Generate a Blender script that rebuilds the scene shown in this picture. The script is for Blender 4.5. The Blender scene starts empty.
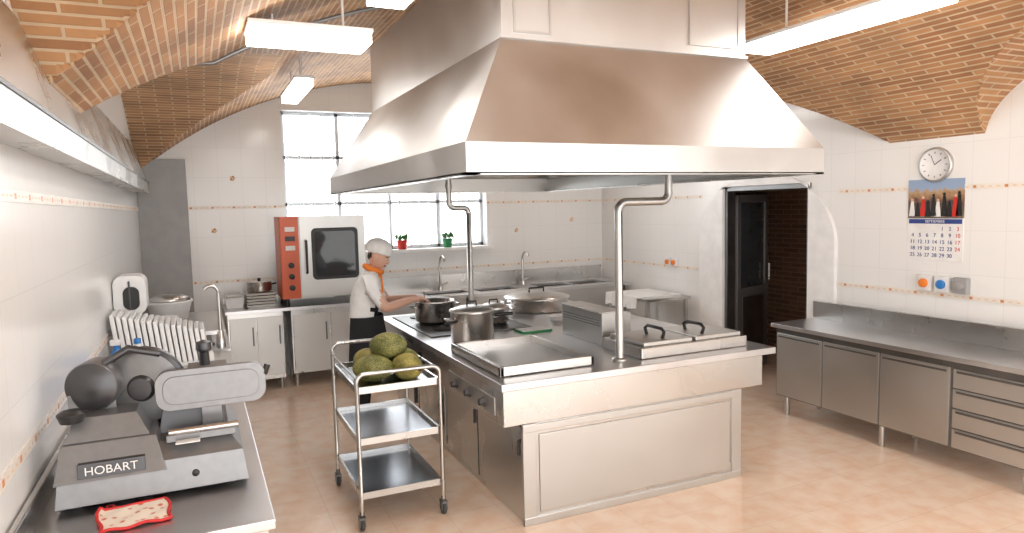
import bpy, math, random
from mathutils import Matrix, Vector, Euler
random.seed(4)
sc=bpy.context.scene
# ---------------- camera ----------------
P={'f':689.2128,'yaw':0.4276,'pit':0.0848,'rol':0.0232,'H':1.8984}
s,c=math.sin(P['yaw']),math.cos(P['yaw']); sp,cp=math.sin(P['pit']),math.cos(P['pit'])
fwd=Vector((s*cp,c*cp,-sp)); right=Vector((c,-s,0)); up=right.cross(fwd)
cr,sr=math.cos(P['rol']),math.sin(P['rol'])
iu=right*cr-up*sr; iw=up*cr+right*sr
M=Matrix((iu,iw,-fwd)).transposed().to_4x4(); M.translation=Vector((0,0,P['H']))
cd=bpy.data.cameras.new('camera'); cam=bpy.data.objects.new('camera',cd); sc.collection.objects.link(cam)
cam.matrix_world=M; cd.sensor_width=36; cd.lens=P['f']/1024*36; sc.camera=cam
cd.clip_start=.05
# ---------------- world ----------------
w=bpy.data.worlds.new('world'); sc.world=w; w.use_nodes=True
bg=w.node_tree.nodes['Background']; bg.inputs[0].default_value=(1,.985,.965,1); bg.inputs[1].default_value=1.75
sc.view_settings.view_transform='Standard'; sc.view_settings.exposure=1.08
# ---------------- materials ----------------
def mk(name,col,rough=.5,metal=0,emis=0,var=.06,scale=8,bump=0,stretch=(1,1,1),rvar=0,spec=None):
    m=bpy.data.materials.new(name); m.use_nodes=True; nt=m.node_tree; b=nt.nodes['Principled BSDF']
    b.inputs['Metallic'].default_value=metal; b.inputs['Roughness'].default_value=rough
    tc=nt.nodes.new('ShaderNodeTexCoord'); mp=nt.nodes.new('ShaderNodeMapping'); mp.inputs['Scale'].default_value=stretch
    nz=nt.nodes.new('ShaderNodeTexNoise'); nz.inputs['Scale'].default_value=scale; nz.inputs['Detail'].default_value=4
    nt.links.new(tc.outputs['Object'],mp.inputs[0]); nt.links.new(mp.outputs[0],nz.inputs['Vector'])
    cr_=nt.nodes.new('ShaderNodeValToRGB'); e=cr_.color_ramp.elements
    e[0].position=.3; e[1].position=.7
    e[0].color=(*[max(0,x*(1-var)) for x in col],1); e[1].color=(*[min(1,x*(1+var)) for x in col],1)
    nt.links.new(nz.outputs[0],cr_.inputs[0]); nt.links.new(cr_.outputs[0],b.inputs['Base Color'])
    if rvar:
        mr=nt.nodes.new('ShaderNodeMapRange'); mr.inputs['From Min'].default_value=.3; mr.inputs['From Max'].default_value=.7
        mr.inputs['To Min'].default_value=rough-rvar; mr.inputs['To Max'].default_value=rough+rvar
        nt.links.new(nz.outputs[0],mr.inputs[0]); nt.links.new(mr.outputs[0],b.inputs['Roughness'])
    if bump:
        bp=nt.nodes.new('ShaderNodeBump'); bp.inputs['Strength'].default_value=bump; bp.inputs['Distance'].default_value=.01
        nt.links.new(nz.outputs[0],bp.inputs['Height']); nt.links.new(bp.outputs[0],b.inputs['Normal'])
    if emis:
        b.inputs['Emission Color'].default_value=(*col,1); b.inputs['Emission Strength'].default_value=emis
    if spec is not None: b.inputs['Specular IOR Level'].default_value=spec
    return m
def ramp2(nt,fac,c0,c1,p0=0,p1=1):
    r=nt.nodes.new('ShaderNodeValToRGB'); r.color_ramp.elements[0].color=(*c0,1); r.color_ramp.elements[1].color=(*c1,1)
    r.color_ramp.elements[0].position=p0; r.color_ramp.elements[1].position=p1
    nt.links.new(fac,r.inputs[0]); return r.outputs[0]
def brickmat(name,c1,c2,mort,bw,rh,ms,rough=.5,offset=.5,coord='UV',bump=.3,mot=None,axis=None,mottle=0.0,mscale=4):
    m=bpy.data.materials.new(name); m.use_nodes=True; nt=m.node_tree; b=nt.nodes['Principled BSDF']
    b.inputs['Roughness'].default_value=rough
    tc=nt.nodes.new('ShaderNodeTexCoord'); vec=tc.outputs[coord]
    if axis:
        sx=nt.nodes.new('ShaderNodeSeparateXYZ'); cx=nt.nodes.new('ShaderNodeCombineXYZ')
        nt.links.new(vec,sx.inputs[0]); nt.links.new(sx.outputs[axis[0]],cx.inputs[0]); nt.links.new(sx.outputs[axis[1]],cx.inputs[1]); vec=cx.outputs[0]
    br=nt.nodes.new('ShaderNodeTexBrick'); br.offset=offset; br.inputs['Scale'].default_value=1
    br.inputs['Color1'].default_value=(*c1,1); br.inputs['Color2'].default_value=(*c2,1); br.inputs['Mortar'].default_value=(*mort,1)
    br.inputs['Brick Width'].default_value=bw; br.inputs['Row Height'].default_value=rh; br.inputs['Mortar Size'].default_value=ms
    br.inputs['Mortar Smooth'].default_value=.3
    nt.links.new(vec,br.inputs['Vector'])
    out=br.outputs['Color']
    if mottle:
        nz=nt.nodes.new('ShaderNodeTexNoise'); nz.inputs['Scale'].default_value=mscale; nz.inputs['Detail'].default_value=6
        nt.links.new(tc.outputs['Object'],nz.inputs['Vector'])
        mx=nt.nodes.new('ShaderNodeMix'); mx.data_type='RGBA'; mx.blend_type='MULTIPLY'; mx.inputs[0].default_value=1
        rc=ramp2(nt,nz.outputs[0],(1-mottle,)*3 if not mot else mot,(1,1,1),.35,.62)
        nt.links.new(out,mx.inputs[6]); nt.links.new(rc,mx.inputs[7]); out=mx.outputs[2]
    nt.links.new(out,b.inputs['Base Color'])
    bp=nt.nodes.new('ShaderNodeBump'); bp.inputs['Strength'].default_value=bump; bp.inputs['Distance'].default_value=.006; bp.invert=True
    nt.links.new(br.outputs['Fac'],bp.inputs['Height']); nt.links.new(bp.outputs[0],b.inputs['Normal'])
    return m
BRICK=brickmat('vault_brick',(.55,.29,.13),(.36,.17,.075),(.62,.46,.30),.27,.050,.008,.7,mottle=.3,mscale=2.5,bump=.6)
FLOORM=brickmat('floor_tile',(.84,.69,.56),(.82,.67,.54),(.74,.59,.47),.33,.33,.003,.22,offset=0,coord='Object',bump=.08,mottle=.3,mot=(.95,.84,.76),mscale=7)
TWX=brickmat('wall_tile_x',(.83,.83,.82),(.82,.82,.81),(.75,.75,.74),.25,.33,.0025,.18,offset=0,coord='Object',axis=(0,2),bump=.1)
TWY=brickmat('wall_tile_y',(.83,.83,.82),(.82,.82,.81),(.75,.75,.74),.25,.33,.0025,.18,offset=0,coord='Object',axis=(1,2),bump=.1)
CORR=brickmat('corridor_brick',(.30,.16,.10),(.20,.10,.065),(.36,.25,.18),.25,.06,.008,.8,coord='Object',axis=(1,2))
PLASTER=mk('plaster_white',(.82,.82,.82),.45)
GREY=mk('plain_grey',(.33,.33,.33),.5)
STEEL=mk('brushed_steel',(.62,.615,.60),.28,1,var=.03,scale=2,rvar=.04)
STEELM=mk('matte_steel',(.58,.575,.56),.42,1,var=.05,scale=1.6,rvar=.05)
HOODM=mk('hood_steel',(.60,.595,.585),.42,.95,var=.09,scale=2.0,rvar=.08)
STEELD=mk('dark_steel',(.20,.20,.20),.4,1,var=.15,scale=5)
TOPS=mk('worktop_steel',(.68,.68,.69),.33,1,var=.04,scale=4,rvar=.05)
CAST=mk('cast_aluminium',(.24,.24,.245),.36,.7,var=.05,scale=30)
CASTD=mk('dark_cast_grey',(.09,.09,.095),.35,.7)  # darker cast metal for knobs, handles and the blade guard
BLACK=mk('black_plastic',(.015,.015,.015),.4)
BLACKC=mk('black_cloth',(.012,.012,.016),.85)
WHITEP=mk('white_plastic',(.80,.80,.80),.35)
WHITEC=mk('white_cotton',(.84,.84,.84),.85,scale=15,bump=.1)
ORANGE=mk('orange_enamel',(.62,.10,.025),.35)
ORANGEC=mk('orange_cloth',(.80,.22,.03),.8)
RED=mk('red_plastic',(.55,.025,.015),.4)
GREEN=mk('green_plastic',(.03,.26,.09),.4)
LEAF=mk('leaf_green',(.05,.17,.04),.5)
BLUE=mk('blue_plastic',(.03,.20,.55),.35)
GLASSD=mk('dark_glass',(.03,.035,.04),.06)
SKIN=mk('skin',(.70,.42,.31),.5,var=.03)
HAIR=mk('dark_hair',(.03,.018,.012),.6)
LIP=mk('lips',(.45,.14,.12),.5)
EYEW=mk('eye_white',(.7,.7,.68),.3)
LAMP=mk('lamp_diffuser',(1,.975,.94),.5,emis=6.5,var=0)
DAY=mk('daylight_glow_pane',(.96,.985,1),.5,emis=2.6,var=0)  # emissive pane standing in for daylight, not a glass finish
RUBBER=mk('rubber',(.05,.05,.05),.7)
def melmat(name,c0,c1):
    m=mk(name,c0,.6,var=.2,scale=14); nt=m.node_tree; bs=nt.nodes['Principled BSDF']
    vo=nt.nodes.new('ShaderNodeTexVoronoi'); vo.feature='DISTANCE_TO_EDGE'; vo.inputs['Scale'].default_value=70
    tc=nt.nodes.new('ShaderNodeTexCoord'); nt.links.new(tc.outputs['Object'],vo.inputs['Vector'])
    nz=nt.nodes.new('ShaderNodeTexNoise'); nz.inputs['Scale'].default_value=10; nt.links.new(tc.outputs['Object'],nz.inputs['Vector'])
    rc=ramp2(nt,vo.outputs['Distance'],c1,c0,.02,.16); r2=ramp2(nt,nz.outputs[0],(.45,.5,.4),(1,1,1),.35,.6)
    mx=nt.nodes.new('ShaderNodeMix'); mx.data_type='RGBA'; mx.blend_type='MULTIPLY'; mx.inputs[0].default_value=1
    nt.links.new(rc,mx.inputs[6]); nt.links.new(r2,mx.inputs[7]); nt.links.new(mx.outputs[2],bs.inputs['Base Color']); return m
MELG=melmat('melon_rind_green',(.16,.165,.035),(.34,.31,.12))
MELY=melmat('melon_rind_yellow',(.30,.25,.04),(.42,.36,.14))
SHELF=mk('trolley_shelf',(.32,.34,.37),.22,1)
PAPER=mk('paper',(.80,.80,.79),.7)
INK=mk('blue_ink',(.03,.06,.25),.7)
INKR=mk('red_ink',(.6,.03,.03),.7)
GLASSW=mk('window_frame_paint',(.66,.69,.72),.4)
# ---------------- mesh builder ----------------
class MB:
    def __init__(self): self.v=[];self.f=[];self.mi=[];self.sm=[];self.mats=[];self.M=Matrix.Identity(4)
    def mat(self,m):
        if m not in self.mats: self.mats.append(m)
        return self.mats.index(m)
    def add(self,vs,fs,m,smooth=False):
        o=len(self.v); self.v+= [tuple(self.M@Vector(p)) for p in vs]
        k=self.mat(m)
        for f in fs: self.f.append(tuple(i+o for i in f)); self.mi.append(k); self.sm.append(smooth)
    def box(self,x0,x1,y0,y1,z0,z1,m):
        v=[(x,y,z) for x in(x0,x1) for y in (y0,y1) for z in (z0,z1)]
        self.add(v,[(0,1,3,2),(4,6,7,5),(0,4,5,1),(2,3,7,6),(0,2,6,4),(1,5,7,3)],m)
    def frus(self,b,t,z0,z1,m):
        v=[(b[0],b[2],z0),(b[1],b[2],z0),(b[1],b[3],z0),(b[0],b[3],z0),(t[0],t[2],z1),(t[1],t[2],z1),(t[1],t[3],z1),(t[0],t[3],z1)]
        self.add(v,[(3,2,1,0),(4,5,6,7),(0,1,5,4),(1,2,6,5),(2,3,7,6),(3,0,4,7)],m)
    def lathe(self,prof,cen,m,seg=32,axis='Z',cap=True,smooth=True):
        R={'Z':Matrix.Identity(3),'Y':Matrix(((1,0,0),(0,0,1),(0,-1,0))),'X':Matrix(((0,0,1),(1,0,0),(0,1,0)))}[axis] if isinstance(axis,str) else axis
        vs=[];fs=[]
        for r,z in prof:
            for i in range(seg):
                a=2*math.pi*i/seg; p=R@Vector((r*math.cos(a),r*math.sin(a),z)); vs.append((cen[0]+p.x,cen[1]+p.y,cen[2]+p.z))
        for k in range(len(prof)-1):
            for i in range(seg):
                j=(i+1)%seg; fs.append((k*seg+i,k*seg+j,(k+1)*seg+j,(k+1)*seg+i))
        self.add(vs,fs,m,smooth)
        if cap:
            if prof[0][0]>1e-4: self.add(vs[:seg],[tuple(range(seg-1,-1,-1))],m)
            if prof[-1][0]>1e-4: self.add(vs[-seg:],[tuple(range(seg))],m)
    def cyl(self,p0,p1,r,m,seg=16): self.tube([p0,p1],r,m,seg)
    def tube(self,pts,r,m,seg=12,closed=False):
        pts=[Vector(p) for p in pts]; n=len(pts); vs=[];fs=[]
        prev=None
        for i,p in enumerate(pts):
            if closed: d=(pts[(i+1)%n]-pts[i-1])
            else: d=(pts[min(i+1,n-1)]-pts[max(i-1,0)])
            d.normalize()
            if prev is None: 
                a=Vector((0,0,1)) if abs(d.z)<.9 else Vector((1,0,0)); x=d.cross(a).normalized()
            else: x=(prev-d*prev.dot(d)).normalized()
            prev=x; y=d.cross(x); rr=r[i] if isinstance(r,(list,tuple)) else r
            for k in range(seg):
                t=2*math.pi*k/seg; q=p+x*rr*math.cos(t)+y*rr*math.sin(t); vs.append(tuple(q))
        for i in range(n if closed else n-1):
            for k in range(seg):
                a=i*seg+k; b=i*seg+(k+1)%seg; j=(i+1)%n; fs.append((a,b,j*seg+(k+1)%seg,j*seg+k))
        self.add(vs,fs,m,True)
        if not closed:
            self.add(vs[:seg],[tuple(range(seg-1,-1,-1))],m); self.add(vs[-seg:],[tuple(range(seg))],m)
    def ell(self,cen,r,m,rot=None,seg=24,rings=14,fn=None):
        vs=[];fs=[]; R=rot.to_matrix() if rot else Matrix.Identity(3)
        for j in range(rings+1):
            ph=math.pi*j/rings
            for i in range(seg):
                t=2*math.pi*i/seg; p=Vector((math.sin(ph)*math.cos(t),math.sin(ph)*math.sin(t),math.cos(ph)))
                if fn: p=fn(p)
                p=R@Vector((p.x*r[0],p.y*r[1],p.z*r[2])); vs.append((p.x+cen[0],p.y+cen[1],p.z+cen[2]))
        for j in range(rings):
            for i in range(seg):
                k=(i+1)%seg; fs.append((j*seg+i,(j+1)*seg+i,(j+1)*seg+k,j*seg+k))
        self.add(vs,fs,m,True)
    def rplate(self,cx,cz,wx,wz,rad,y0,y1,m):
        pts=[]
        for (sx,sz,a0) in ((1,1,0),(-1,1,90),(-1,-1,180),(1,-1,270)):
            for k in range(7):
                a=math.radians(a0+15*k); pts.append((cx+sx*(wx/2-rad)+rad*math.cos(a) if False else cx+sx*(wx/2-rad)+rad*math.cos(a),cz+sz*(wz/2-rad)+rad*math.sin(a)))
        n=len(pts); v=[(x,y0,z) for x,z in pts]+[(x,y1,z) for x,z in pts]
        self.add(v,[tuple(range(n)),tuple(range(2*n-1,n-1,-1))]+[(i,i+n,(i+1)%n+n,(i+1)%n) for i in range(n)],m)
    def done(self,name,bevel=0,parent=None,seg=2):
        me=bpy.data.meshes.new(name); me.from_pydata(self.v,[],self.f)
        for m in self.mats: me.materials.append(m)
        for i,p in enumerate(me.polygons): p.material_index=self.mi[i]; p.use_smooth=self.sm[i]
        me.update()
        o=bpy.data.objects.new(name,me); sc.collection.objects.link(o)
        if bevel:
            b=o.modifiers.new('bevel','BEVEL'); b.width=bevel; b.segments=seg; b.limit_method='ANGLE'; b.angle_limit=math.radians(50)
        if parent: o.parent=parent
        return o
def arc(cen,r,a0,a1,ex,ez,n=8):
    ex=Vector(ex);ez=Vector(ez);cen=Vector(cen)
    return [cen+ex*r*math.cos(math.radians(a0+(a1-a0)*i/n))+ez*r*math.sin(math.radians(a0+(a1-a0)*i/n)) for i in range(n+1)]
def text(name,body,size,loc,axes,m,parent,align='CENTER'):
    cu=bpy.data.curves.new(name,'FONT'); cu.body=body; cu.size=size; cu.align_x=align; cu.align_y='CENTER'; cu.extrude=.0006
    o=bpy.data.objects.new(name,cu); sc.collection.objects.link(o); cu.materials.append(m)
    Mx=Matrix(axes).transposed().to_4x4(); Mx.translation=Vector(loc); o.matrix_world=Mx; o.parent=parent; return o
RW=((0,-1,0),(0,0,1),(-1,0,0)); FY=((1,0,0),(0,0,1),(0,-1,0))

LX,RX,YB,Y0=-.547,5.24,8.385,-1.2
# ---------------- room ----------------
b=MB(); b.box(LX-.1,RX+1.6,Y0,YB+.1,-.1,0,FLOORM); b.done('floor')
b=MB(); b.box(LX-.12,LX,Y0,YB+.12,0,3.7,TWY); b.done('wall_left')
DY0,DY1,DZ=4.72,5.87,2.07
b=MB(); b.box(RX,RX+.12,Y0,DY0,0,3.7,TWY); b.box(RX,RX+.12,DY1,YB+.12,0,3.7,TWY); b.box(RX,RX+.12,DY0,DY1,DZ,3.7,TWY); b.done('wall_right')
WX0,WX1,WZ0,WZ1=.95,3.47,1.42,3.08
b=MB(); b.box(LX,WX0,YB,YB+.3,0,3.7,TWX); b.box(WX1,RX,YB,YB+.3,0,3.7,TWX); b.box(WX0,WX1,YB,YB+.3,0,WZ0,TWX); b.box(WX0,WX1,YB,YB+.3,WZ1,3.7,TWX); b.done('wall_back')
b=MB(); b.box(LX,-.07,8.27,YB,0,2.5,GREY); b.done('wall_pilaster',.004)  # corner block in one even grey over its full height
def z1(x): return 3.45-4.37+math.sqrt(4.37**2-(x-2.35)**2)
def z2(y):
    if 3.17<=y<=3.88: return 2.32
    if y>3.88: return -.375+math.sqrt(max(0,3.51**2-(y-6.13)**2))
    d=abs(y-1.6)/1.57
    if d<1: return 2.32+.7*math.sqrt(1-d*d)
    return 2.32
xs=[LX-.05+(RX-LX+.1)*i/240 for i in range(241)]
ys=[Y0+i*(3.17-Y0)/190 for i in range(190)]+[3.17+i*.71/16 for i in range(16)]+[3.88+i*(YB-3.88)/190 for i in range(191)]
v=[];f=[];uvs=[]
for y in ys:
    for x in xs: v.append((x,y,max(z1(min(max(x,LX),RX)),z2(y))))
ax=[0]
for i in range(1,len(xs)): ax.append(ax[-1]+math.hypot(xs[i]-xs[i-1],z1(min(max(xs[i],LX),RX))-z1(min(max(xs[i-1],LX),RX))))
ay=[0]
for i in range(1,len(ys)): ay.append(ay[-1]+math.hypot(ys[i]-ys[i-1],z2(ys[i])-z2(ys[i-1])))
nx=len(xs)
for j in range(len(ys)-1):
    for i in range(nx-1):
        f.append((j*nx+i,(j+1)*nx+i,(j+1)*nx+i+1,j*nx+i+1))
        xc=(xs[i]+xs[i+1])/2; yc=(ys[j]+ys[j+1])/2
        ij=((i,j),(i,j+1),(i+1,j+1),(i+1,j))
        if z2(yc)>z1(min(max(xc,LX),RX)): uvs+=[(xs[a],ay[q]) for a,q in ij]
        else: uvs+=[(ys[q],ax[a]) for a,q in ij]
me=bpy.data.meshes.new('ceiling'); me.from_pydata(v,[],f); me.materials.append(BRICK)
ul=me.uv_layers.new(name='UVMap')
for i,u in enumerate(uvs): ul.data[i].uv=u
o=bpy.data.objects.new('ceiling',me); sc.collection.objects.link(o)
# trims
TRB=mk('trim_base',(.79,.74,.68),.3); TRO=mk('trim_orange',(.62,.27,.12),.35); TRY=mk('trim_sand',(.70,.54,.36),.35)
k=1
for z in (1.148,1.976):
    for (x0,x1,y0,y1) in ((LX,LX+.005,Y0,8.27),(-.07,WX0 if z>1.42 else RX,YB-.005,YB),(WX1,RX,YB-.005,YB),(RX-.005,RX,Y0,4.42),(RX-.005,RX,6.25,YB)):
        if z<1.42 and x0==WX1: continue
        b=MB(); b.box(x0,x1,y0,y1,z-.02,z+.02,TRB)
        L=max(x1-x0,y1-y0); n=int(L/.055)
        for i in range(n):
            t=.0275+i*.055; m_=TRO if i%4==0 else TRY; hh=.010 if i%4==0 else .004
            if x1-x0>y1-y0: b.box(x0+t-.012,x0+t+.012,y0-.001,y0,z-hh,z+hh,m_)
            elif x0<0: b.box(x1,x1+.001,y0+t-.012,y0+t+.012,z-hh,z+hh,m_)
            else: b.box(x0-.001,x0,y0+t-.012,y0+t+.012,z-hh,z+hh,m_)
        b.done('trim_%d'%k); k+=1
# small flower accent tiles
b=MB()
for (x,z) in ((.18,1.72),(3.9,1.6),(4.75,1.72),(.4,2.3),(3.75,2.3)):
    for i in range(5):
        a=i*math.pi*2/5; b.lathe([(0,0),(.013,0),(.012,.002),(0,.002)],(x+.018*math.cos(a),YB-.0015,z+.018*math.sin(a)),TRO if i%2 else TRY,10,axis=Matrix(((1,0,0),(0,0,-1),(0,1,0))))
b.done('trim_flower_tiles')
# window
b=MB()
for x in [WX0+.02,1.6,2.22,2.85,WX1-.02]: b.box(x-.022,x+.022,8.52,8.57,WZ0,WZ1,GLASSW)
for z in (WZ0+.02,2.0,2.55,WZ1-.02): b.box(WX0,WX1,8.52,8.57,z-.02,z+.02,GLASSW)
b.box(WX0,WX1,8.575,8.58,WZ0,WZ1,DAY)  # glowing sheet added behind the bars to imitate bright daylight
n=19
for i in range(n):
    x=WX0+.07+(WX1-WX0-.14)*i/(n-1); b.cyl((x,8.50,WZ0),(x,8.50,WZ1),.007,GLASSW,8)
b.box(WX0-.03,WX1+.03,8.22,8.49,WZ0-.04,WZ0,PLASTER)
b.done('window_1',.003)
# door arch surround
b=MB(); outer=[];inner=[]
for i in range(7): outer.append((6.25,1.5*i/6)); inner.append((DY1,1.5*i/6))
for i in range(1,32):
    t=math.pi*i/32; outer.append((5.335+.915*math.cos(t),1.5+.7*math.sin(t)))
    q=1/max(abs(math.cos(t))/.575,math.sin(t)/.57); inner.append((5.295+q*math.cos(t),1.5+q*math.sin(t)))
for i in range(7): outer.append((4.42,1.5*(6-i)/6)); inner.append((DY0,1.5*(6-i)/6))
n=len(outer); vs=[(RX-.04,y,z) for y,z in outer]+[(RX-.04,y,z) for y,z in inner]+[(RX,y,z) for y,z in outer]+[(RX+.12,y,z) for y,z in inner]
fs=[]
for i in range(n-1): fs+=[(i,i+1,n+i+1,n+i),(2*n+i,2*n+i+1,i+1,i),(n+i,n+i+1,3*n+i+1,3*n+i)]
b.add(vs,fs,PLASTER); b.done('trim_door_arch')
b=MB()
for (y0,y1,z0,z1_) in ((DY0,DY0+.04,0,DZ),(DY1-.04,DY1,0,DZ),(DY0,DY1,DZ-.05,DZ)): b.box(RX-.01,RX+.1,y0,y1,z0,z1_,STEELD)
b.M=Matrix.Translation((RX+.11,DY1-.02,0))@Matrix.Rotation(math.radians(17),4,'Z')
L=.66
b.box(0,L,-.04,0,.03,.95,CAST); b.box(0,.07,-.04,0,.95,1.98,CAST); b.box(L-.07,L,-.04,0,.95,1.98,CAST); b.box(0,L,-.04,0,1.9,1.98,CAST)
b.box(.07,L-.07,-.025,-.015,.95,1.9,GLASSD); b.box(.1,L-.1,-.046,-.04,.12,.85,STEELD); b.cyl((L-.05,-.08,1.0),(L-.05,-.08,1.2),.012,STEEL)
b.M=Matrix.Identity(4); b.done('door_1',.003)
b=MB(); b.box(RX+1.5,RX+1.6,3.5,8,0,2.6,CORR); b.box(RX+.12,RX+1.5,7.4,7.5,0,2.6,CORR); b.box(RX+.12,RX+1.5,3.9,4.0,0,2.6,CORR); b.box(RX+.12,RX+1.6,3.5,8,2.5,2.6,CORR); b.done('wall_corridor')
# ---------------- hood ----------------
b=MB()
h=[(1.17,3.06,2.065),(3.5,3.06,2.065),(3.5,6.66,2.065),(1.17,6.66,2.065),(1.17,3.06,2.215),(3.5,3.06,2.215),(3.5,6.66,2.215),(1.17,6.66,2.215),(1.52,3.4,2.8),(3.19,3.4,2.8),(3.19,6.32,2.8),(1.52,6.32,2.8),(1.52,3.4,3.5),(3.19,3.4,3.5),(3.19,6.32,3.5),(1.52,6.32,3.5)]
for kk in range(3):
    b.add(h,[(4*kk+i,4*kk+(i+1)%4,4*kk+4+(i+1)%4,4*kk+4+i) for i in range(4)],HOODM)
h2=[(1.2,3.09,2.065),(3.47,3.09,2.065),(3.47,6.63,2.065),(1.2,6.63,2.065),(1.2,3.09,2.2),(3.47,3.09,2.2),(3.47,6.63,2.2),(1.2,6.63,2.2),(1.55,3.43,2.62),(3.16,3.43,2.62),(3.16,6.29,2.62),(1.55,6.29,2.62)]
for kk in range(2): b.add(h2,[(4*kk+i,4*kk+4+i,4*kk+4+(i+1)%4,4*kk+(i+1)%4) for i in range(4)],STEELM)
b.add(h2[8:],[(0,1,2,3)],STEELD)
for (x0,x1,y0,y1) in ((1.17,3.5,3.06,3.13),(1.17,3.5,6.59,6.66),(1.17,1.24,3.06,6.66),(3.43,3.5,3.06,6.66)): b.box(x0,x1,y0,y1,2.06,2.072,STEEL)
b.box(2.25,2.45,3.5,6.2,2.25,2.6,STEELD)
for i in range(12):
    y=3.5+i*.225; b.box(1.6,2.25,y,y+.2,2.45,2.47,STEEL); b.box(2.45,3.1,y,y+.2,2.45,2.47,STEEL)
for (x0,x1,z0,z1_) in ((1.60,1.80,2.84,3.2),(2.76,3.12,2.86,3.2)):
    b.box(x0,x1,3.393,3.4,z0,z1_,HOODM)
    for q in ((x0-.012,x0,z0-.012,z1_+.012),(x1,x1+.012,z0-.012,z1_+.012),(x0,x1,z0-.012,z0),(x0,x1,z1_,z1_+.012)): b.box(q[0],q[1],3.388,3.4,q[2],q[3],STEELM)
b.box(1.51,3.2,3.388,3.4,2.795,2.81,HOODM)
b.done('extractor_hood')
# wall canopy left
b=MB(); y0,y1=.3,8.1
prof=[(LX+.004,2.14),(-.42,2.14),(-.42,2.24),(-.43,2.245),(-.54,2.62),(LX+.004,2.62)]
n=len(prof); vs=[(x,y0,z) for x,z in prof]+[(x,y1,z) for x,z in prof]
b.add(vs,[tuple(range(n-1,-1,-1)),tuple(range(n,2*n))]+[(i,(i+1)%n,(i+1)%n+n,i+n) for i in range(n)],STEEL)
b.box(-.428,-.412,y0,y1,2.13,2.15,STEEL); b.box(-.425,-.415,y0,y1,2.235,2.25,STEELD)
b.done('wall_extractor_canopy',.003)
# ---------------- island ----------------
b=MB()
b.box(1.55,3.66,3.585,6.55,.835,.88,TOPS)
b.box(1.565,3.55,3.60,6.5,.62,.835,STEEL)
b.box(1.70,3.34,3.60,6.45,0,.62,STEEL)
b.box(1.68,1.77,3.588,3.61,.0,.62,STEELM); b.box(3.27,3.35,3.588,3.61,.0,.62,STEELM); b.box(1.68,3.35,3.586,3.61,.57,.615,STEELM); b.box(1.68,3.35,3.586,3.61,.0,.05,STEELM)
b.box(1.79,3.25,3.592,3.60,.07,.55,STEELM)
for (ya,yb_) in ((3.62,4.32),(4.34,4.98),(5.02,5.70),(5.74,6.42)):
    b.box(1.685,1.70,ya,yb_,.06,.60,STEEL); b.box(1.665,1.685,ya+.05,ya+.07,.2,.45,CASTD) if ya>4.5 else b.box(1.668,1.685,ya+.02,ya+.03,.42,.52,CASTD)
b.box(1.683,1.70,4.325,4.335,.06,.6,BLACK)
for y in (3.88,4.13,4.38,4.9,5.2,5.5):
    b.lathe([(.0,.0),(.034,.0),(.034,-.012),(.024,-.02),(.022,-.045),(0,-.047)],(1.565,y,.71),CASTD,20,axis='X')
b.box(1.558,1.566,3.72,4.55,.66,.77,STEELM)
b.box(1.65,2.55,5.2,6.4,.88,.892,STEELD)
for x in (1.88,2.32):
    for y in (5.5,5.88,6.2): b.lathe([(.0,.0),(.11,.0),(.11,.012),(.05,.02),(0,.02)],(x,y,.89),BLACK,20)
b.done('cooking_island',.006)
b=MB(); x0,x1,ya,yb_=1.61,2.27,3.74,4.62
b.box(x0,x1,ya,yb_,.881,.895,TOPS)
for q in ((x0,x1,ya,ya+.03),(x0,x1,yb_-.03,yb_),(x0,x0+.03,ya,yb_),(x1-.03,x1,ya,yb_)): b.box(*q,.881,.945,STEEL)
b.done('griddle_tray',.006)
b=MB()
b.box(2.64,2.80,4.24,4.84,.881,1.12,STEELM); b.box(2.80,3.1,4.55,4.84,.881,1.05,STEELM)
b.box(2.62,2.82,4.23,4.85,1.12,1.13,STEEL)
for i in range(3): b.box(2.635,2.64,4.27,4.81,1.06-i*.02,1.068-i*.02,STEELD)
b.done('griddle_splashback',.005)
b=MB(); b.box(2.62,3.52,3.72,4.20,.881,.955,STEEL); b.box(2.66,3.06,3.75,4.17,.955,.985,STEELM); b.box(3.09,3.49,3.75,4.17,.955,.985,STEELM)
for x in (2.86,3.2):
    b.tube([(x,3.82,.985),(x,3.80,1.03),(x,3.83,1.05),(x,3.99,1.05),(x,4.02,1.03),(x,4.0,.985)],.012,BLACK,10)
b.done('deep_fryer',.006)
def pipe(pts,r,name):
    b=MB(); b.tube(pts,r,STEELM,16); b.lathe([(r*1.9,0),(r*1.9,.012),(r,.016)],(pts[0][0],pts[0][1],.881),STEELM,20); b.lathe([(r*1.25,0),(r*1.25,.04)],(pts[-1][0],pts[-1][1],2.10),STEELM,20,cap=False); b.done(name)
pipe([(2.5,3.8-.15,.881),(2.5,3.65,1.86)]+arc((2.56,3.65,1.86),.06,180,90,(1,0,0),(0,0,1))+arc((2.80,3.65,1.98),.06,-90,0,(1,0,0),(0,0,1))+[(2.86,3.65,2.3)],.026,'steel_pipe') if False else pipe([(2.5,3.8,.881),(2.5,3.8,1.86)]+arc((2.56,3.8,1.86),.06,180,90,(1,0,0),(0,0,1))+arc((2.84,3.8,1.98),.06,-90,0,(1,0,0),(0,0,1))+[(2.9,3.8,2.3)],.027,'steel_pipe')
pipe([(2.42,6.3,.90),(2.42,6.3,1.85)]+arc((2.36,6.3,1.85),.06,0,90,(1,0,0),(0,0,1))+arc((2.28,6.3,1.97),.06,-90,-180,(1,0,0),(0,0,1))+[(2.22,6.3,2.3)],.027,'steel_pipe')
STEW=mk('stew',(.35,.15,.04),.4)
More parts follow.
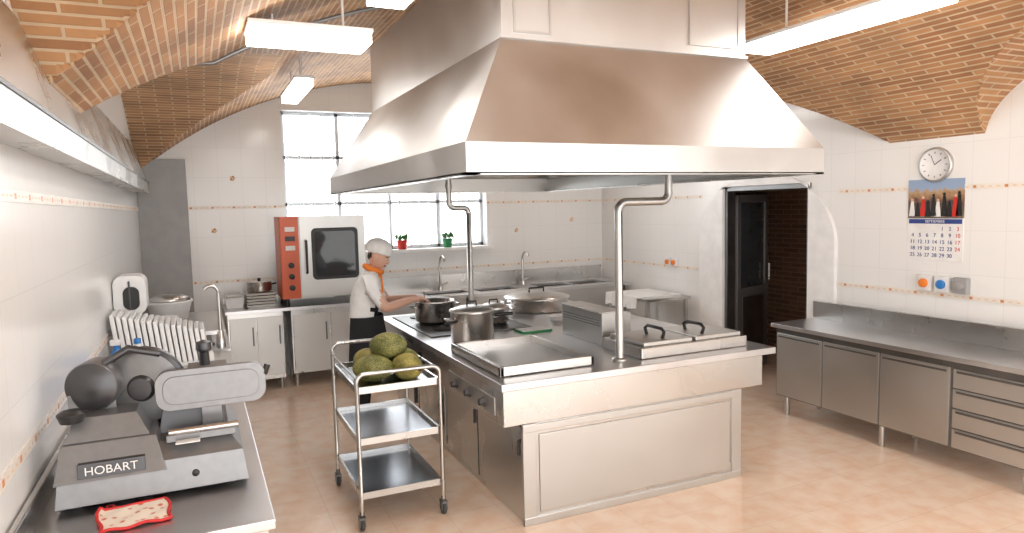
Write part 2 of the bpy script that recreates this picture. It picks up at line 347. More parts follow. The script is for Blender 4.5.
def pot(cx,cy,z,R,H,lid=True):
    b=MB(); b.lathe([(0,0),(R-.01,0),(R,.01),(R,H-.01),(R+.008,H),(R-.006,H),(R-.008,.01),(0,.008)],(cx,cy,z),STEEL,40)
    for sg in (-1,1):
        pts=[(cx+sg*(R-.004),cy-.045,z+H*.75),(cx+sg*(R+.04),cy-.045,z+H*.77),(cx+sg*(R+.045),cy,z+H*.77),(cx+sg*(R+.04),cy+.045,z+H*.77),(cx+sg*(R-.004),cy+.045,z+H*.75)]
        b.tube(pts,.008,STEEL,8)
    if lid:
        b.lathe([(R+.004,H),(R+.004,H+.008),(R*.6,H+.03),(.02,H+.036),(0,H+.036)],(cx,cy,z),STEELM,40)
        b.tube([(cx-.04,cy,z+H+.03),(cx-.035,cy,z+H+.065),(cx+.035,cy,z+H+.065),(cx+.04,cy,z+H+.03)],.008,BLACK,8)
    else: b.lathe([(0,H*.7),(R-.01,H*.7)],(cx,cy,z),STEW,30)
    return b
b=pot(1.87,4.86,.881,.165,.25); b.tube([(1.71,4.8,1.06),(1.62,4.72,1.07)],.014,BLACK,10); b.tube([(2.03,4.8,1.09),(2.16,4.74,1.10)],.014,BLACK,10); b.done('stockpot')
b=pot(1.90,5.86,.911,.175,.18,False); b.done('cooking_pot')
b=pot(2.32,5.5,.911,.13,.13); b.done('cooking_pot')
b=MB(); b.lathe([(0,0),(.30,0),(.31,.02),(.31,.11),(.325,.12),(.33,.135),(.3,.145),(.16,.175),(0,.18)],(3.05,6.12,.881),STEEL,48)
b.tube([(2.97,6.12,1.05),(2.97,6.12,1.1),(3.13,6.12,1.1),(3.13,6.12,1.05)],.01,BLACK,8); b.tube([(2.75,6.05,.98),(2.69,6.05,.98),(2.69,6.19,.98),(2.75,6.19,.98)],.01,STEEL,8); b.done('braising_pan')
b=MB(); b.box(2.35,2.62,4.98,5.15,.881,.895,GREEN); b.box(2.36,2.61,4.99,5.14,.895,.90,WHITEP); b.done('cutting_board')
b=MB(); b.lathe([(0,0),(.07,0),(.09,.05),(.086,.05),(.066,.006),(0,.006)],(2.9,5.4,.881),WHITEP,24); b.done('serving_bowl')
# ---------------- right counter ----------------
b=MB(); XF=4.66
b.box(4.63,5.19,2.42,4.60,.785,.82,TOPS); b.box(5.15,5.19,2.42,4.60,.82,.98,STEEL)
b.box(XF+.02,5.18,2.45,4.57,.17,.785,STEEL)
for (ya,yb_) in ((4.075,4.555),(3.545,4.06),(3.0,3.53)):
    b.box(XF,XF+.02,ya,yb_,.18,.735,STEELM); b.box(XF-.006,XF,ya+.02,yb_-.02,.70,.715,STEELD)
for i in range(4): b.box(XF,XF+.02,2.47,2.975,.18+i*.14,.31+i*.14,STEELM); b.box(XF-.008,XF,2.5,2.95,.285+i*.14,.30+i*.14,STEELD)
b.box(XF+.012,XF+.022,2.45,4.57,.17,.785,STEELD)
for y in (2.52,3.54,4.48):
    for x in (XF+.05,5.1): b.lathe([(.018,0),(.022,.02),(.022,.17)],(x,y,0),STEELM,14)
b.done('storage_counter',.003)
# ---------------- back counter left + oven ----------------
b=MB()
b.box(.22,1.72,7.7,8.36,.85,.885,TOPS); b.box(.22,1.72,8.33,8.36,.885,.97,STEEL)
b.box(.24,.80,7.74,8.34,.12,.85,STEEL); b.box(.88,1.70,7.74,8.34,.15,.85,STEEL)
for (xa,xb) in ((.26,.52),(.53,.79),(.90,1.28),(1.30,1.68)):
    b.box(xa,xb,7.722,7.74,.17,.80,STEELM); b.box(xb-.04,xb-.025,7.705,7.722,.5,.7,STEELD)
for x in (.28,.76,.92,1.66):
    for y in (7.8,8.28): b.lathe([(.02,0),(.022,.15)],(x,y,0),STEELM,12)
b.done('base_cabinet',.003)
b=MB(); ox0,ox1,oy=.80,1.70,7.66
b.box(ox0,ox1,oy+.02,8.2,.98,1.86,STEELM); b.box(ox0,ox0+.19,oy,oy+.02,.98,1.86,ORANGE)
b.box(ox0+.20,ox1,oy,oy+.02,1.0,1.86,STEELM); b.rplate(ox0+.57,1.45,.5,.56,.05,oy-.012,oy,BLACK); b.rplate(ox0+.57,1.45,.43,.49,.04,oy-.018,oy-.012,GLASSD)
b.tube([(ox0+.26,oy,1.25),(ox0+.26,oy-.05,1.25),(ox0+.26,oy-.05,1.6),(ox0+.26,oy,1.6)],.012,BLACK,8)
for z in (1.1,1.22,1.34): b.lathe([(.03,0),(.03,.03),(0,.032)],(ox0+.1,oy,z),BLACK,20,axis=Matrix(((1,0,0),(0,0,-1),(0,1,0)))) 
for i,z in enumerate((1.5,1.6,1.7)): b.box(ox0+.05,ox0+.15,oy-.006,oy,z,z+.05,PAPER if i!=1 else BLACK)
b.box(ox0-.004,ox0,oy+.02,oy+.5,.98,1.86,ORANGE)
for x in (ox0+.05,ox1-.05):
    for y in (oy+.08,8.14): b.lathe([(.025,.886),(.025,.98)],(x,y,0),BLACK,12)
b.done('combi_oven',.006)
# back counter right with sinks
b=MB()
sx=[(2.45,3.0),(3.12,3.67),(3.95,4.42),(4.5,4.97)]
ya,yb_=7.62,8.36; zt=.885
b.box(1.76,5.18,ya,ya+.12,.85,zt,TOPS); b.box(1.76,5.18,8.14,yb_,.85,zt,TOPS)
edges=[1.76]+[e for p in sx for e in p]+[5.18]
for i in range(0,len(edges),2): b.box(edges[i],edges[i+1],ya+.12,8.14,.85,zt,TOPS)
for (xa,xb) in sx:
    b.box(xa,xb,7.74,8.14,.58,.59,STEEL); b.box(xa-.005,xa,7.74,8.14,.58,.86,STEEL); b.box(xb,xb+.005,7.74,8.14,.58,.86,STEEL); b.box(xa,xb,7.735,7.74,.58,.86,STEEL); b.box(xa,xb,8.14,8.145,.58,.86,STEEL)
    b.box(xa,xb,7.735,7.75,.885,.895,STEEL)
b.box(1.76,5.18,8.33,8.36,.885,1.07,STEEL); b.box(1.78,5.16,7.66,7.68,.55,.85,STEELM)
b.box(1.8,5.14,7.75,8.3,.15,.18,STEEL)
for x in (1.8,2.9,3.8,5.12):
    for y in (7.68,8.3): b.box(x-.02,x+.02,y-.02,y+.02,0,.85,STEELM)
for x in (2.75,3.9):
    b.tube([(x,8.22,.885),(x,8.22,1.22)]+arc((x,8.12,1.22),.10,0,150,(0,1,0),(0,0,1),10),.014,STEEL,10)
    b.lathe([(.035,0),(.03,.05)],(x,8.22,.885),STEEL,16); b.tube([(x,8.22,.94),(x+.09,8.2,.98)],.009,STEEL,8)
b.done('sink_counter',.003)
# table with cloth
b=MB()
b.box(4.56,5.18,6.38,7.2,.80,.83,STEEL)
for x in (4.6,5.14):
    for y in (6.42,7.16): b.box(x-.018,x+.018,y-.018,y+.018,0,.80,STEELM)
b.box(4.6,5.14,6.42,7.16,.25,.27,STEELM)
N=24; vs=[];fs=[]
b.box(4.55,5.18,6.55,7.21,.83,.838,WHITEC)
for i in range(N+1):
    y=6.55+.66*i/N; k_=.012*math.sin(i*1.7)
    vs+=[(4.55,y,.838),(4.545+k_*.5,y,.76),(4.54+k_,y,.70+.01*math.sin(i))]
for i in range(N): fs+=[(3*i,3*i+1,3*i+4,3*i+3),(3*i+1,3*i+2,3*i+5,3*i+4)]
b.add(vs,fs,WHITEC,True); b.done('prep_table')
# ---------------- left table + slicer ----------------
b=MB(); TZ=.92
b.box(LX+.01,.18,2.27,5.30,TZ-.035,TZ,TOPS); b.box(LX+.008,LX+.03,2.27,5.3,TZ,TZ+.09,STEEL)
b.box(LX+.05,.15,2.32,5.26,.28,.30,STEEL)
b.box(LX+.04,.16,2.30,5.28,TZ-.10,TZ-.035,STEEL)
for x in (LX+.06,.14):
    for y in (2.33,3.8,5.24): b.box(x-.02,x+.02,y-.02,y+.02,0,TZ-.035,STEELM)
b.done('work_table',.005)
b=MB()
b.box(LX+.01,.18,5.40,7.66,TZ-.035,TZ,TOPS); b.box(LX+.008,LX+.03,5.4,7.66,TZ,TZ+.09,STEEL); b.box(.155,.18,5.4,7.66,.55,TZ-.035,STEEL); b.box(LX+.03,.155,5.42,5.44,.55,TZ-.035,STEEL)
for x in (LX+.06,.14):
    for y in (5.45,6.5,7.6): b.box(x-.02,x+.02,y-.02,y+.02,0,TZ-.035,STEELM)
for q in ((-.4,.08,5.6,5.62),(-.4,.08,6.2,6.22),(-.4,-.38,5.6,6.22),(.06,.08,5.6,6.22)): b.box(*q,TZ,TZ+.02,STEEL)
b.box(-.38,.06,5.62,6.2,TZ+.001,TZ+.004,STEELD)
b.tube([(.12,5.5,TZ),(.12,5.5,1.33)]+arc((.07,5.5,1.33),.05,0,150,(1,0,0),(0,0,1)),.014,STEEL,10); b.lathe([(.035,0),(.03,.12),(.018,.13)],(.12,5.5,TZ),STEEL,16)
b.box(.02,.12,5.48,5.52,TZ+.1,TZ+.13,STEEL)
b.done('wash_sink_unit',.004)
# slicer
b=MB(); z=TZ
for x in (-.42,.07):
    for y in (2.68,3.1): b.lathe([(.022,0),(.028,.025)],(x,y,z+.001),RUBBER,14)
b.frus((-.475,.125,2.62,3.16),(-.465,.11,2.64,3.14),z+.02,z+.13,CAST)
b.frus((-.465,.11,2.64,3.14),(-.44,.07,2.72,3.12),z+.13,z+.175,CAST)
b.frus((-.475,-.14,2.62,3.0),(-.455,-.17,2.68,2.98),z+.10,z+.215,CAST)
b.frus((-.45,-.19,2.70,2.99),(-.42,-.23,2.74,2.97),z+.215,z+.29,CAST)
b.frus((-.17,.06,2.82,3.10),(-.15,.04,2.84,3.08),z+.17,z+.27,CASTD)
b.box(-.14,.09,2.70,2.735,z+.17,z+.195,CAST); b.cyl((-.13,2.69,z+.21),(.10,2.69,z+.21),.012,STEEL)
b.box(-.02,.05,2.78,2.88,z+.17,z+.30,CAST)
Rt=(Matrix.Rotation(math.radians(-14),3,'Z')@Matrix(((1,0,0),(0,0,1),(0,-1,0))))
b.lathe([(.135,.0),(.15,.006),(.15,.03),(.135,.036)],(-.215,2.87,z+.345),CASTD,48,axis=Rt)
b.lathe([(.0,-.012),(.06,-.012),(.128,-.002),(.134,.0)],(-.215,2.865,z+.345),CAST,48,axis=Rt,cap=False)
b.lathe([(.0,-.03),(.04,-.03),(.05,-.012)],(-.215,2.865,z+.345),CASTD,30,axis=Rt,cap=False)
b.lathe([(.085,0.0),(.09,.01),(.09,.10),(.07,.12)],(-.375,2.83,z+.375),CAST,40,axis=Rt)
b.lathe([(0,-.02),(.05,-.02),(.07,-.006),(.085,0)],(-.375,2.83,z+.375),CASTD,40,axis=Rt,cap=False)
b.lathe([(.035,0),(.045,.03),(.03,.04)],(-.42,2.70,z+.29),BLACK,20)
b.box(-.45,-.3,2.84,2.95,z+.28,z+.35,CAST)
b.tube([(-.33,2.84,z+.455),(-.25,2.84,z+.50),(-.15,2.85,z+.47)],.014,CASTD,10)
b.rplate(.02,z+.340,.38,.15,.05,2.77,2.80,CAST)
b.rplate(.02,z+.340,.33,.105,.04,2.765,2.77,CAST)
b.frus((-.12,.18,2.80,3.10),(-.14,.20,2.80,3.12),z+.27,z+.285,CAST)
b.tube([(.17,2.80,z+.34),(.21,2.78,z+.37),(.22,2.78,z+.40)],.012,BLACK,10)
b.frus((-.08,.10,2.9,3.06),(-.06,.08,2.92,3.04),z+.29,z+.385,CAST)
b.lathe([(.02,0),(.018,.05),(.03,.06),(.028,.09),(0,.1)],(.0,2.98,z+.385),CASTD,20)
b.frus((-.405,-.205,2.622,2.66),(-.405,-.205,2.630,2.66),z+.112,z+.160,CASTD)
b.lathe([(.014,0),(.012,-.012),(0,-.013)],(-.05,2.637,z+.07),BLACK,14,axis=Matrix(((1,0,0),(0,0,1),(0,-1,0))))
b.box(-.11,-.03,2.655,2.70,z+.172,z+.176,PAPER)
sl=b.done('meat_slicer',.010,seg=3)
text('badge_text','HOBART',.040,(-.305,2.617,z+.136),FY,PAPER,sl)
# pot holder
b=MB(); b.M=Matrix.Translation((-.235,2.50,TZ+.004))@Matrix.Rotation(.12,4,'Z')
vs=[];n=14
def ph(i,j):
    x=-.10+.20*i/n; y=-.09+.18*j/n
    return (x*(1-.06*math.sin(j*.5)),y,.006+.004*math.sin(i*.9)*math.cos(j*.8)+(.012 if (i==0 and j>9) else 0))
PH=mk('potholder_print',(.8,.75,.7),.9); nt=PH.node_tree; bs=nt.nodes['Principled BSDF']; vo=nt.nodes.new('ShaderNodeTexVoronoi'); vo.inputs['Scale'].default_value=32; tcx=nt.nodes.new('ShaderNodeTexCoord'); nt.links.new(tcx.outputs['Object'],vo.inputs['Vector']); nt.links.new(ramp2(nt,vo.outputs['Distance'],(.60,.16,.10),(.80,.72,.62),.15,.35),bs.inputs['Base Color'])
for j in range(n+1):
    for i in range(n+1): vs.append(ph(i,j))
b.add(vs,[(j*(n+1)+i,j*(n+1)+i+1,(j+1)*(n+1)+i+1,(j+1)*(n+1)+i) for j in range(n) for i in range(n)],PH,True)
bd=[ph(i,0) for i in range(n+1)]+[ph(n,j) for j in range(1,n+1)]+[ph(i,n) for i in range(n-1,-1,-1)]+[ph(0,j) for j in range(n-1,0,-1)]
b.tube(bd,.005,INKR,8,closed=True); b.tube([(-.05,.09,.006),(-.06,.12,.008),(-.075,.12,.008),(-.08,.09,.006)],.004,INKR,8); b.done('pot_holder')
# cutting board rack
b=MB(); b.box(-.50,.06,4.92,5.22,TZ+.001,TZ+.03,WHITEP)
for i in range(16):
    x=-.49+i*.033; b.M=Matrix.Translation((x,0,TZ+.03))@Matrix.Rotation(math.radians(-6),4,'Y')
    b.box(0,.025,4.90,5.24,0,.34-.009*i,WHITEP)
b.M=Matrix.Identity(4); b.done('cutting_board_rack',.005)
b=MB()
b.lathe([(0,0),(.04,0),(.043,.01),(.043,.17),(.02,.21),(.014,.24),(0,.24)],(-.46,4.55,TZ+.001),BLUE,20); b.box(-.49,-.44,4.52,4.56,TZ+.24,TZ+.27,WHITEP)
b.lathe([(0,0),(.04,0),(.043,.01),(.043,.17),(.018,.20),(.018,.22),(0,.22)],(-.36,4.66,TZ+.001),WHITEP,20); b.lathe([(.02,.22),(.02,.25),(0,.25)],(-.36,4.66,TZ),BLUE,16)
b.box(-.42,-.30,4.45,4.52,TZ+.001,TZ+.20,BLUE); b.box(-.40,-.32,4.445,4.45,TZ+.11,TZ+.17,WHITEP); b.done('cleaning_bottles',.003)
# paper towel dispenser on left wall
b=MB(); cx=LX+.105; b.rplate(cx,1.36,.20,.27,.06,5.36,5.62,WHITEP); b.rplate(cx+.01,1.34,.10,.16,.045,5.352,5.36,BLACK); b.rplate(cx,1.36,.012,.2,.005,5.35,5.36,CASTD)
b.done('paper_towel_dispenser',.006)
b=MB(); b.lathe([(0,0),(.15,0),(.19,.16),(.205,.17),(.205,.185),(.18,.185),(.14,.01),(0,.01)],(-.27,7.2,TZ+.001),WHITEP,36); b.lathe([(.17,.18),(.19,.2),(.12,.235),(0,.24)],(-.27,7.2,TZ),STEEL,30); b.done('plastic_tub')
b=MB(); b.lathe([(0,0),(.1,0),(.12,.12),(.115,.12),(.095,.01),(0,.01)],(-.3,6.5,TZ+.001),WHITEP,30); b.done('plastic_bowl')
b=MB()
for i in range(5): b.frus((.46,.74,7.92,8.25),(.44,.76,7.9,8.27),.886+i*.032,.912+i*.032,STEEL)
b.lathe([(0,0),(.12,0),(.13,.01),(.13,.1),(.135,.105),(0,.12)],(.60,8.08,1.045),STEEL,30); b.tube([(.60,8.08,1.16),(.60,8.08,1.19)],.018,BLACK); b.tube([(.73,8.05,1.12),(.765,8.0,1.13)],.01,BLACK)
b.done('gastronorm_pan_stack',.003)
b=MB(); b.frus((.25,.41,7.95,8.2),(.23,.43,7.93,8.22),.886,1.0,WHITEP); b.frus((.26,.40,7.96,8.19),(.25,.41,7.95,8.2),1.0,1.03,STEELM); b.done('food_container',.004)
for nm,x,m_ in (('potted_plant',2.3,RED),('potted_plant',2.89,GREEN)):
    b=MB(); b.lathe([(0,0),(.05,0),(.065,.1),(.07,.11),(.06,.11),(.05,.02),(0,.02)],(x,8.30,WZ0+.001),m_,20)
    for i in range(16):
        a=i*2.4; r=.03+.045*random.random(); hh=.05+.06*random.random()
        b.ell((x+r*math.cos(a),8.30+r*math.sin(a)*.7,WZ0+.11+hh*.5),(.018,.008,.035),LEAF,Euler((random.uniform(-.6,.6),random.uniform(-.6,.6),a)),8,6)
    b.done(nm)
# ---------------- trolley ----------------
b=MB(); cx0,cx1,cy0,cy1=.80,1.31,4.0,4.74
for zz in (.22,.55,.86):
    b.box(cx0+.01,cx1-.01,cy0+.01,cy1-.01,zz-.025,zz-.018,SHELF)
    for q in ((cx0+.005,cx1-.005,cy0,cy0+.012),(cx0+.005,cx1-.005,cy1-.012,cy1),(cx0,cx0+.012,cy0,cy1),(cx1-.012,cx1,cy0,cy1)): b.box(*q,zz-.035,zz+.005,STEEL)
for y,top in ((cy0-.012,.945),(cy1+.012,1.0)):
    pts=[(cx0,y,.10),(cx0,y,top-.05)]+arc((cx0+.05,y,top-.05),.05,180,90,(1,0,0),(0,0,1),6)+arc((cx1-.05,y,top-.05),.05,90,0,(1,0,0),(0,0,1),6)+[(cx1,y,.10)]
    b.tube(pts,.0125,STEEL,12)
for x in (cx0,cx1): b.tube([(x,cy0,.92),(x,cy1,.92)],.006,STEEL,8)
for x in (cx0,cx1):
    for y in (cy0-.01,cy1+.01):
        b.cyl((x,y,.085),(x,y,.12),.014,STEELD); b.box(x-.018,x+.018,y-.03,y+.03,.075,.09,STEELD)
        for q in (-.016,.016): b.box(x+q-.003,x+q+.003,y-.02,y+.02,.03,.08,STEELD)
        b.lathe([(.0,-.012),(.03,-.012),(.038,-.006),(.038,.006),(.03,.012),(0,.012)],(x,y,.038),RUBBER,20,axis='X')
b.done('serving_trolley')
def melfn(p):
    return Vector((p.x*(1-.12*abs(p.z)),p.y*(1-.12*abs(p.z)),p.z))
b=MB()
for (x,y,zz,rz,m_) in ((.95,4.20,.838,1.2,MELG),(1.15,4.14,.838,.3,MELY),(1.16,4.36,.838,1.5,MELG),(.97,4.42,.838,.4,MELY),(1.07,4.28,.955,.9,MELG)):
    b.ell((x,y,zz+.088),(.086,.086,.128),m_,Euler((math.pi/2,0,rz)),32,22,melfn)
    d=Euler((math.pi/2,0,rz)).to_matrix()@Vector((0,0,1)); p=Vector((x,y,zz+.088))
    b.tube([p+d*.12,p+d*.145],.006,HAIR,8)
b.done('melons')
# ---------------- right wall items ----------------
b=MB(); X=RX
Rx=Matrix(((0,0,-1),(1,0,0),(0,1,0)))
b.lathe([(.13,0),(.135,.02),(.13,.035),(.118,.035)],(X,3.52,2.155),STEELM,40,axis=Rx,cap=False); b.lathe([(.118,.033),(.116,.028),(0,.028)],(X,3.52,2.155),WHITEP,40,axis=Rx,cap=False)
for i in range(12):
    a=i*math.pi/6; p=Vector((X-.03,3.52+.1*math.sin(a),2.155+.1*math.cos(a))); q=Vector((X-.03,3.52+.085*math.sin(a),2.155+.085*math.cos(a))); b.tube([p,q],.0025,BLACK,6)
b.tube([(X-.031,3.52,2.155),(X-.031,3.47,2.19)],.003,BLACK,6); b.tube([(X-.032,3.52,2.155),(X-.032,3.55,2.225)],.002,BLACK,6); b.done('wall_clock')
PIC=mk('calendar_photo',(.5,.5,.5),.5); nt=PIC.node_tree; bs=nt.nodes['Principled BSDF']
tcx=nt.nodes.new('ShaderNodeTexCoord'); sx_=nt.nodes.new('ShaderNodeSeparateXYZ'); nt.links.new(tcx.outputs['Object'],sx_.inputs[0])
mr=nt.nodes.new('ShaderNodeMapRange'); mr.inputs['From Min'].default_value=1.74; mr.inputs['From Max'].default_value=2.045; nt.links.new(sx_.outputs[2],mr.inputs[0])
nz=nt.nodes.new('ShaderNodeTexNoise'); nz.inputs['Scale'].default_value=26; nt.links.new(tcx.outputs['Object'],nz.inputs['Vector'])
ad=nt.nodes.new('ShaderNodeMath'); ad.operation='MULTIPLY_ADD'; ad.inputs[1].default_value=.4; nt.links.new(nz.outputs[0],ad.inputs[0]); nt.links.new(mr.outputs[0],ad.inputs[2])
r=nt.nodes.new('ShaderNodeValToRGB'); el=r.color_ramp.elements; el[0].color=(.30,.22,.16,1); el[0].position=.15; el[1].color=(.28,.38,.55,1); el[1].position=1
for p_,c_ in ((.35,(.16,.11,.09,1)),(.6,(.10,.06,.05,1)),(.78,(.35,.20,.10,1)),(.9,(.45,.32,.2,1)),(.97,(.28,.38,.54,1))):
    e_=el.new(p_); e_.color=c_
nt.links.new(ad.outputs[0],r.inputs[0]); nt.links.new(r.outputs[0],bs.inputs['Base Color'])
b=MB(); b.box(X-.006,X,3.30,3.745,1.415,1.745,PAPER); b.box(X-.008,X,3.30,3.745,1.745,2.045,PIC)
b.tube([(X-.008,3.30,1.745),(X-.008,3.745,1.745)],.004,STEELD,6); b.box(X-.0075,X-.006,3.31,3.735,1.70,1.735,INK)
for (y,zb,ht,m_) in ((3.335,1.76,.21,BLACK),(3.365,1.755,.19,RED),(3.41,1.755,.13,BLACK),(3.45,1.76,.20,BLACK),(3.50,1.755,.15,PAPER),(3.535,1.76,.19,BLACK),(3.58,1.755,.14,BLACK),(3.62,1.76,.17,RED),(3.665,1.755,.12,BLACK),(3.71,1.76,.15,PAPER)):
    b.frus((X-.0105,X-.008,y-.026,y+.024),(X-.0105,X-.008,y-.012,y+.009),zb,zb+ht*.78,m_); b.lathe([(0,0),(.012,.0),(.012,.002),(0,.002)],(X-.0085,y,zb+ht*.84),SKIN if m_ is not BLACK else BLACK,12,axis=Rx)
cal=b.done('wall_calendar')
text('month_text','SEPTIEMBRE',.03,(X-.009,3.52,1.717),RW,PAPER,cal)
dd=1
for rr in range(5):
    for cc in range(7):
        if rr*7+cc<4 or dd>30: continue
        text('day_text',str(dd),.042,(X-.0075,3.70-cc*.06,1.66-rr*.052),RW,INKR if cc==6 else INK,cal); dd+=1
b=MB()
for y,m_ in ((3.57,ORANGEC),(3.43,BLUE),(3.29,GREY)):
    b.box(X-.05,X,y-.055,y+.055,1.175,1.295,WHITEP if m_ is not GREY else GREY); b.lathe([(.035,0),(.035,.02),(0,.025)],(X-.05,y,1.235),m_,20,axis=Rx)
b.done('wall_socket_boxes',.005)
b=MB()
for y in (6.72,6.84): b.box(X-.04,X,y-.045,y+.045,1.15,1.25,WHITEP); b.lathe([(.03,0),(.03,.02),(0,.022)],(X-.04,y,1.2),ORANGEC,16,axis=Rx)
b.done('wall_switch_boxes',.004)
# ---------------- lamps ----------------
def lamp(x0,x1,y0,y1,z):
    b=MB(); b.box(x0,x1,y0,y1,z,z+.06,LAMP); b.box(x0-.01,x1+.01,y0-.01,y1+.01,z+.06,z+.085,WHITEP)
    xm,ym=(x0+x1)/2,(y0+y1)/2
    for t in (.2,.8):
        x=x0+(x1-x0)*t if x1-x0>y1-y0 else xm; y=y0+(y1-y0)*t if y1-y0>=x1-x0 else ym
        zc=max(z1(x),z2(y)); b.cyl((x,y,z+.08),(x,y,max(zc,z+.09)),.008,WHITEP,8)
    b.done('ceiling_light_fixture',.005)
lamp(3.56,3.78,2.45,3.80,2.94); lamp(.32,.98,4.02,4.32,2.86); lamp(.86,1.06,2.35,3.62,2.95); lamp(.80,.94,5.9,6.9,2.93)
lamp(3.9,4.1,5.6,6.8,2.9); lamp(.9,1.1,-.2,1.1,2.9); lamp(3.5,3.7,-.2,1.1,2.9)  # extra fixtures out of view, added to brighten the room
b=MB(); pts=[(x,4.75,max(z1(x),z2(4.75))-.02) for x in [LX+.3+i*.08 for i in range(22)]]; b.tube(pts,.012,CAST,8); b.done('ceiling_conduit')
# ---------------- woman ----------------
W=Matrix.Translation((1.27,5.98,0))@Matrix.Rotation(math.radians(-14),4,'Z')
def skin(name,verts,edges,root=0,sub=2):
    me=bpy.data.meshes.new(name+'_s'); me.from_pydata([Vector(v_[:3]) for v_ in verts],edges,[]); o=bpy.data.objects.new(name+'_s',me); sc.collection.objects.link(o)
    o.modifiers.new('skin','SKIN')
    sv=me.skin_vertices[0].data
    for i,v_ in enumerate(verts):
        r_=v_[3]; sv[i].radius=(r_ if not isinstance(r_,tuple) else r_[0], r_ if not isinstance(r_,tuple) else r_[1]); sv[i].use_root=(i==root)
    ss=o.modifiers.new('ss','SUBSURF'); ss.levels=sub; ss.render_levels=sub
    dg=bpy.context.evaluated_depsgraph_get(); dg.update(); m2=bpy.data.meshes.new_from_object(o.evaluated_get(dg))
    vs=[tuple(v_.co) for v_ in m2.vertices]; fs=[tuple(p.vertices) for p in m2.polygons]
    cens=[tuple(p.center) for p in m2.polygons]; nrm=[tuple(p.normal) for p in m2.polygons]
    bpy.data.objects.remove(o)
    return vs,fs,cens,nrm
wb=MB(); wb.M=W
V=[(0,0,.93,(.17,.15)),(.02,0,1.05,(.16,.14)),(.05,0,1.20,(.175,.14)),(.085,0,1.31,(.15,.10)),(.115,0,1.385,.055),(.14,0,1.43,.048),
 (.085,.17,1.315,.072),(.15,.23,1.18,.060),(.22,.235,1.085,.048),(.34,.17,1.10,.040),(.44,.11,1.12,.028),
 (.085,-.17,1.315,.072),(.14,-.23,1.18,.060),(.21,-.235,1.075,.048),(.34,-.15,1.10,.040),(.45,-.08,1.125,.028),
 (0,.085,.84,.10),(.02,.095,.47,.062),(-.01,.10,.10,.042),(.05,.105,.05,.04),(.14,.11,.04,.035),
 (0,-.085,.84,.10),(.02,-.095,.47,.062),(-.01,-.10,.10,.042),(.05,-.105,.05,.04),(.14,-.11,.04,.035),
 (.50,.095,1.12,.028),(.51,-.06,1.125,.028)]
E=[(0,1),(1,2),(2,3),(3,4),(4,5),(3,6),(6,7),(7,8),(8,9),(9,10),(3,11),(11,12),(12,13),(13,14),(14,15),(0,16),(16,17),(17,18),(18,19),(19,20),(0,21),(21,22),(22,23),(23,24),(24,25),(10,26),(15,27)]
vs,fs,cens,nrm=skin('body',V,E)
grp={}
for f_,c_,n_ in zip(fs,cens,nrm):
    x,y,zz=c_
    arm=(x>.17 and abs(y)>.05 and zz>1.0 and (x+abs(y))>.40) or x>.31
    if zz<.07 : m_=BLACK
    elif arm and zz>1.0: m_=SKIN
    elif zz>1.395 and abs(y)<.09: m_=SKIN
    elif zz<.93: m_=BLACKC
    elif n_[0]>.35 and zz<1.17 and abs(y)<.13: m_=BLACKC
    else: m_=WHITEC
    grp.setdefault(m_,[]).append(f_)
for m_,ff in grp.items(): wb.add(vs,ff,m_,True)
vs=[];fs=[];n=22
for j in range(7):
    zz=1.0-j*.085
    for i in range(n+1):
        a=math.radians(-125+250*i/n); rr=.175+.010*j+.006*math.sin(i*1.9)*j/3
        vs.append((.01+rr*1.0*math.cos(a),rr*1.15*math.sin(a),zz))
for j in range(6):
    for i in range(n): fs.append((j*(n+1)+i,j*(n+1)+i+1,(j+1)*(n+1)+i+1,(j+1)*(n+1)+i))
wb.add(vs,fs,BLACKC,True)
for sg in (-1,1): wb.tube([(.19,sg*.08,1.19),(.185,sg*.075,1.32),(.08,sg*.07,1.405),(.05,0,1.42)],.008,ORANGEC,8)
wb.tube([(.115+.068*math.cos(t*math.pi/8),.073*math.sin(t*math.pi/8),1.395-.03*math.cos(t*math.pi/8)) for t in range(16)],.024,ORANGEC,10,closed=True)
def hand(px,py,pz,dx,dy,dz,side):
    d=Vector((dx,dy,dz)).normalized(); up_=Vector((0,0,1)); l=up_.cross(d).normalized(); u_=d.cross(l)
    o_=Vector((px,py,pz))
    wb.ell(tuple(o_+d*.01),(.045,.038,.017),SKIN,d.to_track_quat('X','Z').to_euler(),16,10)
    for k_,(off,ln) in enumerate(((-.028,.05),(-.01,.062),(.009,.066),(.027,.058))):
        p0=o_+d*.035+l*off; p1=p0+d*ln*.45-u_*.006; p2=p1+d*ln*.2-u_*ln*.35; p3=p2-d*ln*.15-u_*ln*.3
        wb.tube([p0,p1,p2,p3],[.0095,.009,.008,.006],SKIN,8)
    t0=o_+l*side*.03-u_*.004; wb.tube([t0,t0+l*side*.02+d*.02-u_*.015,t0+l*side*.012+d*.045-u_*.03],[.011,.0095,.007],SKIN,8)
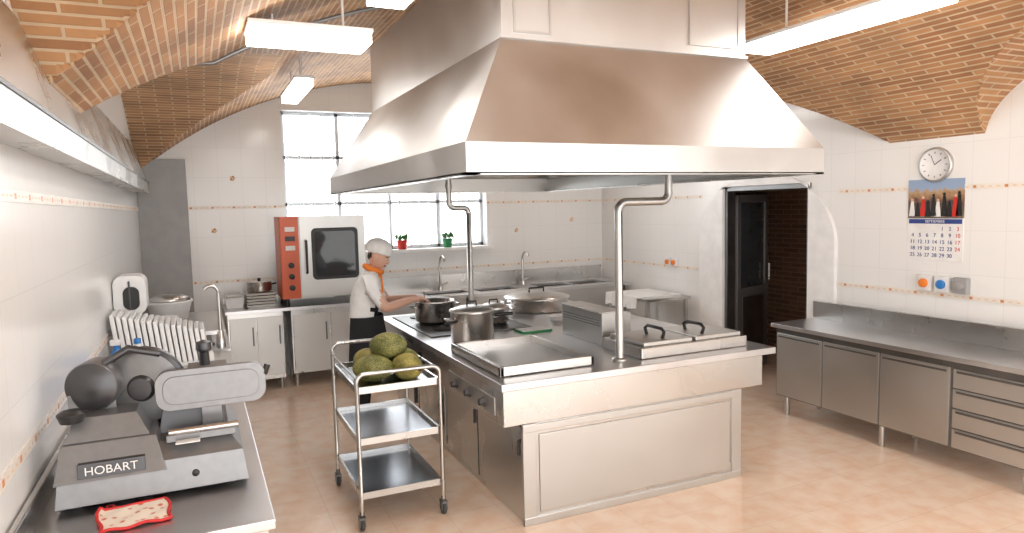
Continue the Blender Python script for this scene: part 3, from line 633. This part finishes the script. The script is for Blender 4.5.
hand(.50,.10,1.12,1,-.1,-.2,-1); hand(.51,-.06,1.125,1,.2,-.2,1)
wb.tube([(.545,-.055,1.19),(.55,-.04,1.09),(.60,.0,1.0)],.006,STEEL,8)
HM=W@Matrix.Translation((.165,0,1.505))@Matrix.Rotation(math.radians(-16),4,'Z')@Matrix.Rotation(math.radians(22),4,'Y')
wb.M=HM
def headfn(p):
    x,y,z_=p
    if z_<0: 
        x*= (1+.25*z_) if x<0 else 1+.02*z_; y*=1+.28*z_
    return Vector((x,y,z_))
wb.ell((0,0,0),(.092,.074,.112),SKIN,None,32,22,headfn)
wb.ell((.09,0,-.018),(.02,.013,.024),SKIN,Euler((0,-.3,0)),12,10)
wb.tube([(.085,0,.012),(.104,0,-.018)],[.007,.011],SKIN,8)
wb.ell((.084,0,-.056),(.010,.022,.006),LIP,None,12,8); wb.ell((.083,0,-.064),(.009,.018,.006),LIP,None,12,8)
wb.ell((.068,0,-.092),(.022,.024,.02),SKIN,None,12,8)
for sg in (-1,1):
    wb.ell((.080,sg*.030,.006),(.010,.014,.007),EYEW,None,12,8); wb.ell((.088,sg*.030,.004),(.004,.006,.006),HAIR,None,8,6)
    wb.tube([(.088,sg*.014,.024),(.088,sg*.03,.028),(.076,sg*.048,.022)],.003,HAIR,6)
    wb.ell((-.005,sg*.074,-.01),(.020,.009,.030),SKIN,None,12,10)
    wb.ell((-.04,sg*.052,.0),(.026,.013,.03),HAIR,None,14,10)
wb.ell((-.045,0,-.01),(.05,.056,.055),HAIR,None,18,12)
def capfn(p):
    a=math.atan2(p.y,p.x); return Vector((p.x*(1+.02*math.sin(a*14)),p.y*(1+.02*math.sin(a*14)),p.z if p.z>-.35 else -.35))
wb.ell((-.022,0,.062),(.120,.104,.095),WHITEC,Euler((0,-.15,0)),56,20,capfn)
wb.tube([(-.012+.101*math.cos(t*math.pi/12),.088*math.sin(t*math.pi/12),.042+.006*math.cos(t*math.pi/12)) for t in range(24)],.010,WHITEC,8,closed=True)
wb.M=Matrix.Identity(4)
wb.done('woman_cook')
